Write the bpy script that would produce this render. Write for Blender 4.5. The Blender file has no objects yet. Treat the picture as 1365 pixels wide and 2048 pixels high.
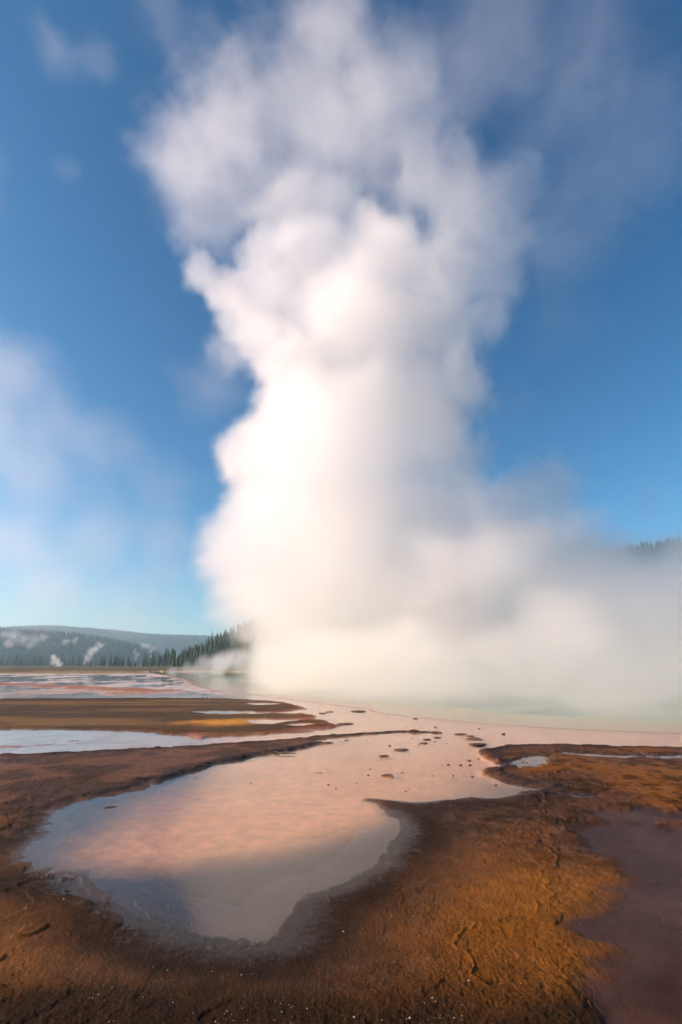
import bpy, bmesh, math, random
import numpy as np
from mathutils import Vector, Matrix

# ------------------------------------------------------------------ camera, sky, sun, exposure
scene = bpy.context.scene
col = scene.collection
CAM_H = 2.0
PITCH = math.radians(17.56)
FPX = 967.0                       # focal length in photo pixels (17 mm on a 36 mm high frame)
cam_data = bpy.data.cameras.new('camera')
cam_data.sensor_fit = 'VERTICAL'
cam_data.sensor_height = 36.0
cam_data.lens = 17.0
cam_data.clip_start = 0.05
cam_data.clip_end = 30000
cam = bpy.data.objects.new('camera', cam_data)
cam.location = (0, 0, CAM_H)
cam.rotation_euler = (math.pi / 2 + PITCH, 0, 0)
col.objects.link(cam)
scene.camera = cam

SUN_EL = math.radians(20)
SUN_AZ = math.radians(-94)        # measured from the viewing direction (+Y), negative = left
world = bpy.data.worlds.new('World')
scene.world = world
world.use_nodes = True
wn = world.node_tree
bg = wn.nodes['Background']
sky = wn.nodes.new('ShaderNodeTexSky')
sky.sky_type = 'NISHITA'
sky.sun_disc = False
sky.sun_elevation = SUN_EL
sky.sun_rotation = SUN_AZ
sky.altitude = 2200
sky.air_density = 1.2
sky.dust_density = 5.0
sky.ozone_density = 4.0
# a polarising filter's deeper blue over the whole sky: red falls off faster than green and blue
sep = wn.nodes.new('ShaderNodeSeparateColor'); com = wn.nodes.new('ShaderNodeCombineColor')
pw = wn.nodes.new('ShaderNodeMath'); pw.operation = 'POWER'; pw.inputs[1].default_value = 1.8
sc_ = wn.nodes.new('ShaderNodeMath'); sc_.operation = 'MULTIPLY'; sc_.inputs[1].default_value = .46
wn.links.new(sky.outputs[0], sep.inputs[0])
wn.links.new(sep.outputs[0], pw.inputs[0]); wn.links.new(pw.outputs[0], sc_.inputs[0]); wn.links.new(sc_.outputs[0], com.inputs[0])
pg = wn.nodes.new('ShaderNodeMath'); pg.operation = 'POWER'; pg.inputs[1].default_value = 1.28
sg = wn.nodes.new('ShaderNodeMath'); sg.operation = 'MULTIPLY'; sg.inputs[1].default_value = .79
wn.links.new(sep.outputs[1], pg.inputs[0]); wn.links.new(pg.outputs[0], sg.inputs[0]); wn.links.new(sg.outputs[0], com.inputs[1])
pb = wn.nodes.new('ShaderNodeMath'); pb.operation = 'POWER'; pb.inputs[1].default_value = 1.12
sb = wn.nodes.new('ShaderNodeMath'); sb.operation = 'MULTIPLY'; sb.inputs[1].default_value = .90
wn.links.new(sep.outputs[2], pb.inputs[0]); wn.links.new(pb.outputs[0], sb.inputs[0]); wn.links.new(sb.outputs[0], com.inputs[2])
wn.links.new(com.outputs[0], bg.inputs[0])
bg.inputs[1].default_value = 0.10

sun_data = bpy.data.lights.new('sun', 'SUN')
sun_data.energy = 4.6
sun_data.angle = math.radians(0.5)
sun_data.color = (1.0, 0.86, 0.66)
sun = bpy.data.objects.new('sun', sun_data)
sdir = Vector((math.sin(SUN_AZ) * math.cos(SUN_EL), math.cos(SUN_AZ) * math.cos(SUN_EL), math.sin(SUN_EL)))
sun.rotation_euler = sdir.to_track_quat('Z', 'Y').to_euler()
sun.location = (-60, 10, 60)
col.objects.link(sun)

scene.view_settings.view_transform = 'Standard'
scene.view_settings.look = 'None'
scene.view_settings.gamma = 1.0
scene.view_settings.exposure = 0.65
scene.view_settings.use_curve_mapping = False
scene.render.engine = 'CYCLES'
cy = scene.cycles
cy.max_bounces = 20
cy.diffuse_bounces = 2
cy.glossy_bounces = 2
cy.transparent_max_bounces = 12
cy.volume_bounces = 13
cy.volume_step_rate = 2.8
cy.volume_max_steps = 256
cy.sample_clamp_indirect = 6.0
cy.use_denoising = True
cy.use_adaptive_sampling = True
cy.adaptive_threshold = 0.05
cy.adaptive_min_samples = 24

rng = random.Random(7)

# ------------------------------------------------------------------ pixel helpers
CP, SP = math.cos(PITCH), math.sin(PITCH)
def ray(u, v):
    a = (u - 682.5) / FPX; b = (v - 1024.0) / FPX
    return Vector((a, CP + b * SP, SP - b * CP))
def gnd(u, v, z=0.0):
    d = ray(u, v); t = (z - CAM_H) / d.z
    return (d.x * t, d.y * t)
def at(u, v, Y):
    d = ray(u, v); t = Y / d.y
    return Vector((d.x * t, Y, CAM_H + d.z * t))
def px(Y, z=2.0):
    return (Y * CP + (z - CAM_H) * SP) / FPX      # metres per photo pixel there

# ------------------------------------------------------------------ numpy noise
def _h(ix, iy, s):
    n = (ix.astype(np.uint64) * np.uint64(374761393) + iy.astype(np.uint64) * np.uint64(668265263) + np.uint64(s * 2654435761 % (1 << 32))) & np.uint64(0xffffffff)
    n = ((n ^ (n >> np.uint64(13))) * np.uint64(1274126177)) & np.uint64(0xffffffff)
    n = n ^ (n >> np.uint64(16))
    return n.astype(np.float64) / 4294967295.0
def vnoise(x, y, s=1):
    x = x + 10000.0; y = y + 10000.0
    fx, fy = np.floor(x), np.floor(y)
    ix, iy = fx.astype(np.int64), fy.astype(np.int64)
    tx, ty = x - fx, y - fy
    tx = tx * tx * tx * (tx * (tx * 6 - 15) + 10); ty = ty * ty * ty * (ty * (ty * 6 - 15) + 10)
    a, b, c, d = _h(ix, iy, s), _h(ix + 1, iy, s), _h(ix, iy + 1, s), _h(ix + 1, iy + 1, s)
    return (a * (1 - tx) + b * tx) * (1 - ty) + (c * (1 - tx) + d * tx) * ty
def fbm(x, y, o=4, s=1, g=0.5):
    r = np.zeros_like(x); amp = 1.0; tot = 0
    for k in range(o):
        r += amp * vnoise(x * 2 ** k + 17.3 * k, y * 2 ** k - 9.1 * k, s + k); tot += amp; amp *= g
    return r / tot
def sstep(a, b, x):
    t = np.clip((x - a) / (b - a), 0, 1); return t * t * (3 - 2 * t)
def sdist(px_, py_, poly):
    """signed distance to a polygon, positive inside"""
    P = np.array(poly, float); d2 = np.full(px_.shape, 1e18); inside = np.zeros(px_.shape, bool)
    n = len(P)
    for i in range(n):
        ax, ay = P[i]; bx, by = P[(i + 1) % n]
        ex, ey = bx - ax, by - ay
        wx, wy = px_ - ax, py_ - ay
        t = np.clip((wx * ex + wy * ey) / max(ex * ex + ey * ey, 1e-12), 0, 1)
        dx, dy = wx - ex * t, wy - ey * t
        d2 = np.minimum(d2, dx * dx + dy * dy)
        if ay != by:
            c = (ay > py_) != (by > py_)
            inside ^= c & (px_ < (bx - ax) * (py_ - ay) / (by - ay) + ax)
    d = np.sqrt(d2)
    return np.where(inside, d, -d)
def pdist(px_, py_, pts):
    d2 = np.full(px_.shape, 1e18)
    for (ax, ay), (bx, by) in zip(pts[:-1], pts[1:]):
        ex, ey = bx - ax, by - ay
        t = np.clip(((px_ - ax) * ex + (py_ - ay) * ey) / (ex * ex + ey * ey), 0, 1)
        d2 = np.minimum(d2, (px_ - ax - ex * t) ** 2 + (py_ - ay - ey * t) ** 2)
    return np.sqrt(d2)
def smooth_line(pts, n=4):
    """Catmull-Rom through the points"""
    out = []
    P = [pts[0]] + list(pts) + [pts[-1]]
    for i in range(1, len(P) - 2):
        p0, p1, p2, p3 = P[i - 1], P[i], P[i + 1], P[i + 2]
        for k in range(n):
            t = k / n
            out.append(tuple(0.5 * (2 * p1[j] + (p2[j] - p0[j]) * t + (2 * p0[j] - 5 * p1[j] + 4 * p2[j] - p3[j]) * t * t + (3 * p1[j] - p0[j] - 3 * p2[j] + p3[j]) * t ** 3) for j in (0, 1)))
    out.append(tuple(pts[-1]))
    return out

# ------------------------------------------------------------------ object helpers
def tag(o, label=None, category=None, group=None, kind=None):
    if label: o['label'] = label
    if category: o['category'] = category
    if group: o['group'] = group
    if kind: o['kind'] = kind
    return o
def mesh_obj(name, verts, faces, mats, parent=None, smooth=False):
    me = bpy.data.meshes.new(name)
    me.from_pydata(verts, [], faces)
    for m in (mats if isinstance(mats, (list, tuple)) else [mats]): me.materials.append(m)
    if smooth: me.polygons.foreach_set('use_smooth', [True] * len(me.polygons))
    o = bpy.data.objects.new(name, me); col.objects.link(o)
    if parent: o.parent = parent
    return o
def material(name):
    m = bpy.data.materials.new(name); m.use_nodes = True
    m.node_tree.nodes.clear()
    return m, m.node_tree.nodes, m.node_tree.links
def simple_mat(name, c1, c2, scale=5.0, rough=0.85, spec=0.3, bump=0.0, bscale=40):
    m, N, L = material(name)
    out = N.new('ShaderNodeOutputMaterial'); b = N.new('ShaderNodeBsdfPrincipled')
    tc = N.new('ShaderNodeTexCoord'); nz = N.new('ShaderNodeTexNoise'); nz.inputs['Scale'].default_value = scale; nz.inputs['Detail'].default_value = 6
    oi = N.new('ShaderNodeObjectInfo'); ad = N.new('ShaderNodeMath'); ad.operation = 'MULTIPLY_ADD'; ad.inputs[1].default_value = 0.5; ad.inputs[2].default_value = -0.25
    a2 = N.new('ShaderNodeMath'); a2.operation = 'ADD'
    L.new(oi.outputs['Random'], ad.inputs[0]); L.new(ad.outputs[0], a2.inputs[0])
    cr = N.new('ShaderNodeValToRGB'); cr.color_ramp.elements[0].color = (*c1, 1); cr.color_ramp.elements[1].color = (*c2, 1)
    cr.color_ramp.elements[0].position = 0.3; cr.color_ramp.elements[1].position = 0.7
    L.new(tc.outputs['Object'], nz.inputs['Vector']); L.new(nz.outputs[0], a2.inputs[1]); L.new(a2.outputs[0], cr.inputs[0]); L.new(cr.outputs[0], b.inputs['Base Color'])
    b.inputs['Roughness'].default_value = rough; b.inputs['Specular IOR Level'].default_value = spec
    if bump:
        n2 = N.new('ShaderNodeTexNoise'); n2.inputs['Scale'].default_value = bscale; n2.inputs['Detail'].default_value = 5
        bp = N.new('ShaderNodeBump'); bp.inputs['Strength'].default_value = bump; bp.inputs['Distance'].default_value = 0.02
        L.new(tc.outputs['Object'], n2.inputs['Vector']); L.new(n2.outputs[0], bp.inputs['Height']); L.new(bp.outputs[0], b.inputs['Normal'])
    L.new(b.outputs[0], out.inputs[0])
    return m

# ------------------------------------------------------------------ shorelines (photo pixels laid down on the ground plane)
def G(pts): return [gnd(u, v) for u, v in pts]
near_top = [(-500, 1513), (-200, 1514), (0, 1512), (100, 1508), (250, 1501), (400, 1493), (520, 1484), (640, 1474), (720, 1467), (800, 1463), (862, 1463.5)]
strip_low = [(886, 1466), (820, 1467.5), (750, 1473), (690, 1483), (600, 1497), (540, 1507), (480, 1518), (425, 1530), (385, 1545), (340, 1556), (312, 1566)]
pool_left = [(300, 1562), (285, 1566), (292, 1575), (255, 1582), (205, 1590), (160, 1600), (112, 1615), (82, 1630), (72, 1655), (48, 1682), (26, 1708), (45, 1738), (95, 1752), (140, 1762), (180, 1780)]
pool_bottom = [(215, 1800), (250, 1822), (330, 1850), (420, 1872), (490, 1884), (545, 1880), (578, 1852), (600, 1815), (640, 1786), (700, 1764), (750, 1728), (785, 1690), (797, 1655), (786, 1628), (762, 1606)]
pool_right = [(738, 1600), (790, 1604), (830, 1606), (880, 1602), (950, 1598), (1030, 1592), (1072, 1584), (1090, 1578), (1068, 1572), (1020, 1564), (985, 1553), (968, 1542), (1000, 1538), (1004, 1530), (985, 1520), (968, 1508), (968, 1501), (1005, 1494), (1050, 1491), (1150, 1492), (1365, 1496), (1700, 1502), (2200, 1512)]
NEAR = smooth_line(G(near_top), 3) + smooth_line(G(strip_low), 3) + smooth_line(G(pool_left), 3) + smooth_line(G(pool_bottom), 3) + smooth_line(G(pool_right), 3) + [(60, -60), (-60, -60)]
MID = smooth_line(G([(-400, 1402), (-100, 1399), (0, 1398), (200, 1397), (400, 1396), (500, 1400), (560, 1405), (597, 1412), (590, 1420), (550, 1424), (520, 1427), (560, 1427), (600, 1428), (626, 1432), (610, 1437), (565, 1441), (590, 1442), (635, 1441), (656, 1450), (640, 1459), (590, 1465), (530, 1470), (450, 1472), (420, 1470), (330, 1465), (200, 1460), (0, 1458), (-200, 1457), (-500, 1456)]), 3)
NOTCHES = [G([(395, 1424), (430, 1422.5), (500, 1423.5), (525, 1426), (505, 1428), (430, 1427)]),
           G([(500, 1441), (530, 1439.5), (580, 1440), (570, 1443), (535, 1447), (510, 1446)]),
           G([(500, 1407), (540, 1406), (552, 1408), (520, 1409.5)]),
           G([(590, 1449), (615, 1447.5), (618, 1449), (600, 1451)]),
           G([(640, 1484), (690, 1475), (760, 1468), (812, 1466), (790, 1468.5), (720, 1476), (665, 1484)])]
STREAKS = [G([(-300, 1364), (0, 1366), (120, 1368), (200, 1374), (340, 1379), (376, 1384), (260, 1386), (130, 1379), (0, 1373), (-300, 1370)]),
           G([(190, 1387), (270, 1386), (376, 1386.5), (280, 1389), (210, 1390)]),
           G([(-300, 1361), (0, 1362), (18, 1364), (0, 1365.5), (-300, 1364)])]
SANDBAR = G([(-200, 1490), (0, 1492), (60, 1488), (130, 1484), (175, 1478), (140, 1488), (70, 1497), (0, 1504), (-200, 1506)])
CRUMB = G([(360, 1473), (395, 1472), (425, 1475), (400, 1479), (370, 1477)])
FARBANK = smooth_line(G([(-600, 1351), (0, 1349), (150, 1349), (280, 1348.5), (330, 1350), (352, 1353)]), 3) + [gnd(325, 1346), gnd(310, 1338), (-400, 2500), (-9000, 2500)]
rim_px = [(300, 1346), (330, 1350.5), (352, 1354), (385, 1365), (405, 1373), (450, 1383), (520, 1391), (600, 1402), (680, 1411), (735, 1418), (760, 1426), (850, 1436), (960, 1446), (1100, 1456), (1250, 1463), (1365, 1467), (1700, 1474), (2300, 1482)]
RIM = smooth_line(G(rim_px), 4)
SPRING = RIM + [(70, 60), (75, 110), (40, 150), (-20, 152), gnd(300, 1343)]
WET = [smooth_line(G([(1165, 1690), (1175, 1655), (1215, 1640), (1290, 1650), (1365, 1655), (1600, 1660), (1600, 2300), (1195, 2200), (1196, 1985), (1212, 1952), (1165, 1905), (1128, 1862), (1142, 1832), (1200, 1803), (1244, 1768), (1232, 1738)]), 3),
       G([(1000, 1532), (1030, 1517), (1080, 1512), (1112, 1512), (1095, 1520), (1085, 1529), (1040, 1535)]),
       G([(1080, 1586), (1130, 1583), (1205, 1590), (1215, 1598), (1150, 1596)]),
       G([(1120, 1507), (1250, 1509), (1365, 1508), (1600, 1508), (1600, 1522), (1365, 1521), (1280, 1518), (1180, 1513)]),
       G([(1180, 1650), (1185, 1628), (1250, 1622), (1365, 1628), (1600, 1630), (1600, 1652), (1365, 1650)])]

# ------------------------------------------------------------------ the ground: one sheet out to the horizon
dep = np.concatenate([np.linspace(78, 32, 26)[:-1], np.linspace(32, 12, 330)[:-1], np.linspace(12, 1.0, 300)[:-1]])
rad = CAM_H / np.tan(np.radians(dep))
rad = np.concatenate([[0.02], rad, np.geomspace(CAM_H / math.tan(math.radians(1.0)), 9000, 75)])
az = np.radians(np.concatenate([np.linspace(-180, -40, 40)[:-1], np.linspace(-40, 40, 880), np.linspace(40, 180, 40)[1:]]))
R_, A_ = np.meshgrid(rad, az, indexing='ij')
X, Y = R_ * np.sin(A_), R_ * np.cos(A_)
nr, na = X.shape
x, y = X.ravel(), Y.ravel()
dist = np.hypot(x, y)
nw = fbm(x * 0.9, y * 0.9, 5, 3)            # metre-scale
nf = fbm(x * 5, y * 5, 4, 11)               # fine
nb = fbm(x * 0.22, y * 0.22, 4, 21)         # broad
wob = (fbm(x * 0.5, y * 0.5, 4, 31) - 0.5)
wob2 = (fbm(x * 3.0, y * 3.0, 4, 37) - 0.5)
sN = sdist(x, y, NEAR)
sM = sdist(x, y, MID)
jag = np.clip(dist / 14, 0.25, 4)
sNj = sN + (wob2 * 0.35 + wob * 0.22) * np.clip(jag, 0.3, 1.2)
sMj = sM + (wob2 * 0.7 + wob * 1.0)
sS = sdist(x, y, SPRING)
sF = sdist(x, y, FARBANK) + wob * 10
dR = pdist(x, y, RIM)

water_bed = -0.025 - 0.02 * nb - 0.012 * nw
z = water_bed.copy()
soft_bank = sstep(10.0, 7.0, y) * sstep(-6, -2, x)   # the near end of the pool shelves gently
wN = np.where(soft_bank > 0, 0.25 + 0.9 * soft_bank, 0.25)
landN = sstep(-wN * .9, wN * .55, sNj)
landM = sstep(-0.8, 0.5, sMj)
flat_ = 0.45 + 0.55 * sstep(16, 7, dist)
for q in NOTCHES:
    s = sdist(x, y, q)
    landM *= 1 - sstep(-0.5, 0.25, s + wob2 * 0.4); landN *= 1 - sstep(-0.35, 0.15, s + wob2 * 0.3)
wet = np.zeros_like(x); slick = np.zeros_like(x)
for i, q in enumerate(WET):
    s = sdist(x, y, q) + wob2 * (0.5 if i in (0, 2) else 0.9) + wob * 0.3
    if i in (0, 4): slick = np.maximum(slick, sstep(-0.15, 0.2, s))
    else: wet = np.maximum(wet, sstep(-0.12, 0.15, s))
streak = np.zeros_like(x)
for q in STREAKS:
    streak = np.maximum(streak, sstep(-1.0, 1.5, sdist(x, y, q) + wob * 4 + wob2 * 2))
bar = np.maximum(sstep(-0.6, 1.0, sdist(x, y, SANDBAR) + wob2 * 2.2 + wob * 1.0), sstep(-0.1, 0.3, sdist(x, y, CRUMB) + wob2 * 0.5))
far = sstep(-4, 6, sF)
# terracettes: thin crust ledges that follow wandering contours
cont = fbm(x * 0.36 + wob * 0.6, y * 0.36, 6, 51, 0.62) * 8
fr = cont - np.floor(cont)
ledge = sstep(0.0, 0.06, fr) * (1 - fr)
ledge_line = sstep(0.10, 0.0, np.abs(fr - 0.05))
ledge_on = .25 + .75 * sstep(0.36, 0.55, fbm(x * 0.28, y * 0.28, 3, 61))
cont2 = fbm(x * 0.8 + 40 + wob2 * .5, y * 0.5 + nf * .2, 5, 71, 0.6) * 6
fr2 = cont2 - np.floor(cont2)
crack = sstep(0.05, 0.0, np.abs(fr2 - 0.5)) * sstep(0.46, 0.6, fbm(x * 0.4, y * 0.4, 3, 81))
grain = fbm(x * 22, y * 22, 3, 91) - 0.5
grain2 = fbm(x * 60, y * 60, 2, 95) - 0.5
near_fade = sstep(30, 8, dist)
# the longest crust ledges, raised lips that can be followed by eye
LIPS = [[(915, 1872), (960, 1850), (1010, 1842), (1060, 1830), (1098, 1800), (1108, 1760), (1120, 1720), (1100, 1690), (1132, 1660), (1165, 1650)], [(915, 1872), (945, 1902), (962, 1945), (1000, 1990)],
        [(1000, 1672), (1050, 1652), (1086, 1622), (1088, 1600), (1072, 1588)], [(1072, 1586), (1140, 1600), (1205, 1610), (1262, 1640)], [(880, 1720), (960, 1700), (1040, 1690), (1100, 1690)],
        [(-100, 1553), (0, 1546), (120, 1536), (250, 1526), (400, 1511), (520, 1496), (640, 1480)], [(-100, 1580), (0, 1570), (120, 1562), (240, 1550)], [(745, 1788), (780, 1790), (800, 1772)], [(850, 1990), (905, 1960), (960, 1975), (1010, 2000)],
        [(1085, 1560), (1130, 1548), (1180, 1556), (1240, 1540)], [(1000, 1545), (1060, 1555), (1120, 1570)]]
lip = np.zeros_like(x); sel = np.where((dist < 24) & (y > 1))[0]; xs_, ys_ = x[sel], y[sel]
jx = (fbm(xs_ * 2.2, ys_ * 2.2, 4, 301, .62) - .5); jy = (fbm(xs_ * 2.2, ys_ * 2.2, 4, 311, .62) - .5); gate = .5 + .5 * sstep(.34, .5, fbm(xs_ * 1.5, ys_ * 1.5, 3, 321))
for q in LIPS:
    d_ = pdist(xs_ + jx * .45, ys_ + jy * .45, G(q)); wd = np.clip(.0032 * dist[sel], .010, .04)
    lip[sel] = np.maximum(lip[sel], np.exp(-(d_ / wd) ** 2) * gate)
strip = sstep(7, 9, y) * sstep(2, 0, x)
ledge_on = ledge_on * (1 - .6 * strip); crack = crack * (1 - .9 * strip)
land_h = 0.022 + (0.020 * nw + 0.016 * nb + 0.026 * ledge * ledge_on) * flat_ + 0.014 * crack * near_fade + grain * 0.013 * near_fade + grain2 * 0.010 * sstep(12, 4, dist)
land_h = land_h + lip * (.008 + .009 * nf)
land_h = land_h * (1 - 0.55 * soft_bank * sstep(1.6, 0.2, sNj))
# knobbly rim along the shores away from the soft bank
knob = np.clip(fbm(x * 7, y * 7, 3, 101) - 0.42, 0, 1) * 2.2
rimN = np.exp(-((sNj - 0.16) / 0.14) ** 2) * (1 - soft_bank) * sstep(5.5, 9, y)
rimM = np.exp(-((sMj - 0.3) / 0.28) ** 2)
z = z * (1 - landN) + land_h * landN + rimN * (0.012 + 0.03 * knob)
z = np.where(landM > 0.001, np.maximum(z, z * (1 - landM) + land_h * landM + rimM * (0.012 + 0.03 * knob)), z)
wet_z = -0.004 - 0.012 * nw + 0.022 * crack + 0.02 * np.clip(wob2 - .12, 0, 1)
z = z * (1 - wet * landN) + wet_z * wet * landN
z = z * (1 - slick) + slick * (0.010 + 0.006 * nw + grain * .002)
z = np.where(streak > 0, z + streak * (0.035 + 0.04 * nw), z)
z += bar * (0.038 + 0.06 * (nw - 0.4) + 0.05 * wob2)
# flecks of sinter that just break the runoff's surface
fleck_zone = sstep(31, 34, y) * sstep(95, 60, y) * (sS < -1) * (x < -4) * (sM < -.6)
z += fleck_zone * np.clip(fbm(x * 1.6, y * 0.9, 4, 111, 0.6) - 0.60, 0, 1) * 0.3
z = np.where(sF > -6, z * (1 - far) + far * (0.1 + 0.25 * nb + 0.1 * nw), z)
flats = sstep(33, 40, y) * (sS < -.5) * (1 - far)
z += flats * np.clip(fbm(x * .25, y * .12, 5, 171, .6) - .40, -.05, .2) * .35
# the spring: a rim, then a shelf dropping into the deep vent
rim = np.exp(-(dR / np.clip(0.009 * dist, 0.10, .9)) ** 2) * sstep(0.30, 0.55, nw * 0.6 + nb * 0.4 + 0.12)
inS = sS > 0
shelf = -0.04 - 0.02 * np.clip(sS, 0, 8) - 0.12 * np.clip(sS - 6, 0, 60)
z = np.where(inS, shelf, z)
z = np.where((dR < 3) & (sNj < 0.3), np.maximum(z, z + rim * 0.05), z)
out_far = np.maximum(sstep(160, 240, dist), sstep(150, 156, y) * (~inS))
z = np.where(dist > 145, np.where(inS, z, z * (1 - out_far) + out_far * (0.3 + 1.2 * (nb - 0.4))), z)

# surface colours
def mix(a, b, t): return a * (1 - t[:, None]) + b * t[:, None]
C = lambda r, g, b: np.array([[r, g, b]])
n_a = fbm(x * 0.35, y * 0.35, 5, 121); n_b = fbm(x * 1.3, y * 1.3, 5, 131); n_c = fbm(x * 8, y * 8, 4, 141)
brown = C(.078, .029, .010); orange = C(.270, .088, .008); dark = C(.022, .0105, .005); rust = C(.145, .052, .022); crust = C(.20, .12, .085); ochre = C(.42, .20, .045)
base = np.repeat(brown, len(x), 0)
base = mix(base, rust, sstep(.45, .62, n_b) * .6)
base = mix(base, orange, sstep(.47, .62, n_a) * .75)
base = mix(base, dark, sstep(.50, .36, n_b * .5 + n_c * .5) * .7)
base = mix(base, C(.12, .07, .05), lip * .5)
base = mix(base, crust, ledge_line * ledge_on * .35 + sstep(.60, .70, n_c) * .3)
# the orange mat left of the pool, and the dark wet mat round its near end
org = np.exp(-(((x + 2.9) / 1.25) ** 2 + ((y - 4.5) / 1.1) ** 2)) + 0.7 * np.exp(-(((x - 1.6) / 1.4) ** 2 + ((y - 4.7) / 1.6) ** 2))
base = mix(base, orange, np.clip(org * 1.5 * (.5 + n_b), 0, .88))
dk = np.exp(-((sNj - .25) / .55) ** 2) * soft_bank
dk = np.maximum(dk, np.exp(-(((x + .9) / 2.4) ** 2 + ((y - 3.1) / .95) ** 2)) * 1.5)
dk = np.maximum(dk, sstep(4.3, 3.2, y + wob * 1.2) * 1.2)  # nearest band: dark mat, deepened with painted lens fall-off
base = mix(base, dark, np.clip(dk * (.5 + n_b), 0, .93))
# grey-purple crust of the left strip and dark brown of the mid terrace
base = mix(base, mix(np.repeat(C(.075, .040, .028), len(x), 0), C(.17, .078, .05), sstep(.4, .6, n_b)), sstep(7, 9, y) * sstep(1.5, -.5, x) * landN * .8)
base = mix(base, mix(np.repeat(C(.075, .036, .011), len(x), 0), C(.21, .105, .028), sstep(.42, .64, fbm(x * .12, y * .7, 5, 151))), landM * .9)
mo = sdist(x, y, G([(380, 1447), (440, 1442), (505, 1441), (510, 1447), (450, 1451)]))
base = mix(base, C(.75, .30, .03), sstep(-1.0, .4, mo + wob2) * .9)
base = mix(base, C(.05, .03, .03), np.clip(rimN * 1.2 + rimM * .5, 0, .85) * landN.clip(.4, 1))
edgeM = np.exp(-((sMj - 0.05) / 0.35) ** 2)
base = mix(base, C(.40, .13, .06), edgeM * sstep(-9, 0, x) * .7)
# beds under the water; the pool's also carries the plume's painted reflection
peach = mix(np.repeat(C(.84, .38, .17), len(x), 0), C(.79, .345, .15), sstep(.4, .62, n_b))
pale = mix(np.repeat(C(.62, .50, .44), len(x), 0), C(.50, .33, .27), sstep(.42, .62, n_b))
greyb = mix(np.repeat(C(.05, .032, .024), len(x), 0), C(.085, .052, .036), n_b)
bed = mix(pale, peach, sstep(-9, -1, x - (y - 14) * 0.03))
pool_refl = np.exp(-(((x + 1.4 - (y - 7.2) * .55 + wob * .5) / np.clip(1.6 + (y - 7) * .5, .6, 9)) ** 4)) * sstep(5.7, 6.9, y + wob * 1.5)  # peach patch: bed colour with the plume's bright reflection painted in
bed = mix(bed, mix(greyb, peach, np.clip(pool_refl, 0, 1)), sstep(12.0, 10.0, y))
bed = mix(bed, C(.42, .13, .05), edgeM * .6)
bed = mix(bed, C(.60, .28, .12), np.exp(-(dR / .8) ** 2) * .6 * sstep(.3, .6, n_a))
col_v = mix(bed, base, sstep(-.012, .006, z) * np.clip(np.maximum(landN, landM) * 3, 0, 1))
col_v = mix(col_v, C(.25, .12, .08), np.clip(streak * .75, 0, 1))
col_v = mix(col_v, C(.42, .18, .12), np.clip(bar * sstep(-.02, .004, z) * 1.1, 0, .9))
col_v = mix(col_v, C(.40, .17, .11), fleck_zone * sstep(-.01, .01, z) * .85)
col_v = mix(col_v, mix(np.repeat(C(.030, .014, .011), len(x), 0), C(.06, .032, .026), n_b), wet * landN * .92)
col_v = mix(col_v, mix(np.repeat(C(.050, .016, .009), len(x), 0), C(.08, .030, .020), sstep(.35, .65, n_b)), slick * .95)
col_v = mix(col_v, mix(np.repeat(C(.30, .19, .09), len(x), 0), C(.17, .11, .06), sstep(.42, .6, fbm(x * .03, y * .03, 4, 161))), far)
col_v = mix(col_v, mix(np.repeat(C(.62, .53, .48), len(x), 0), C(.48, .36, .31), sstep(.48, .62, fbm(x * .18, y * .5, 5, 181))), flats * (1 - streak) * .85)
spr = mix(np.repeat(C(.75, .40, .18), len(x), 0), C(.72, .60, .22), sstep(1.0, 7, sS))
spr = mix(spr, C(.55, .53, .32), sstep(5, 16, sS)); spr = mix(spr, C(.34, .44, .33), sstep(14, 34, sS))
col_v = mix(col_v, spr, inS.astype(float))
col_v = mix(col_v, C(.46, .24, .11), np.clip(rim, 0, 1) * .7 * (sNj < .2))
col_v = mix(col_v, C(.14, .11, .055), out_far * (~inS))
wetness = np.clip(np.clip(1 - sstep(.0, .05, z), 0, 1) * .7 * (1 - np.clip(dk, 0, 1)), 0, .8)
wetness = np.maximum(wetness, slick * .2)
wetness = np.maximum(wetness, sstep(.018, .004, z) * .9 * (landN > .2))

idx = np.arange(nr * na).reshape(nr, na)
quads = np.stack([idx[:-1, :-1], idx[:-1, 1:], idx[1:, 1:], idx[1:, :-1]], -1).reshape(-1, 4)
seam = np.stack([idx[:-1, -1], idx[:-1, 0], idx[1:, 0], idx[1:, -1]], -1).reshape(-1, 4)
gm = bpy.data.meshes.new('ground')
co = np.stack([x, y, z], -1).astype(np.float32)
# drop the duplicated seam column (-180 and 180 coincide)
gm.vertices.add(len(co)); gm.vertices.foreach_set('co', co.ravel())
gm.loops.add(quads.size); gm.loops.foreach_set('vertex_index', quads[:, ::-1].ravel().astype(np.int32))
gm.polygons.add(len(quads)); gm.polygons.foreach_set('loop_start', np.arange(0, quads.size, 4, dtype=np.int32))
gm.polygons.foreach_set('use_smooth', np.ones(len(quads), bool))
ca = gm.color_attributes.new('surface_colour', 'FLOAT_COLOR', 'POINT')
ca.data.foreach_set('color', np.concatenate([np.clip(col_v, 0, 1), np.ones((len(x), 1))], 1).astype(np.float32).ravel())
wa = gm.attributes.new('wetness', 'FLOAT', 'POINT'); wa.data.foreach_set('value', wetness.astype(np.float32))
gm.update(calc_edges=True)
ground = bpy.data.objects.new('ground', gm); col.objects.link(ground)
tag(ground, 'brown and orange bacterial mats and sinter flats round the hot spring', kind='structure')

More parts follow.
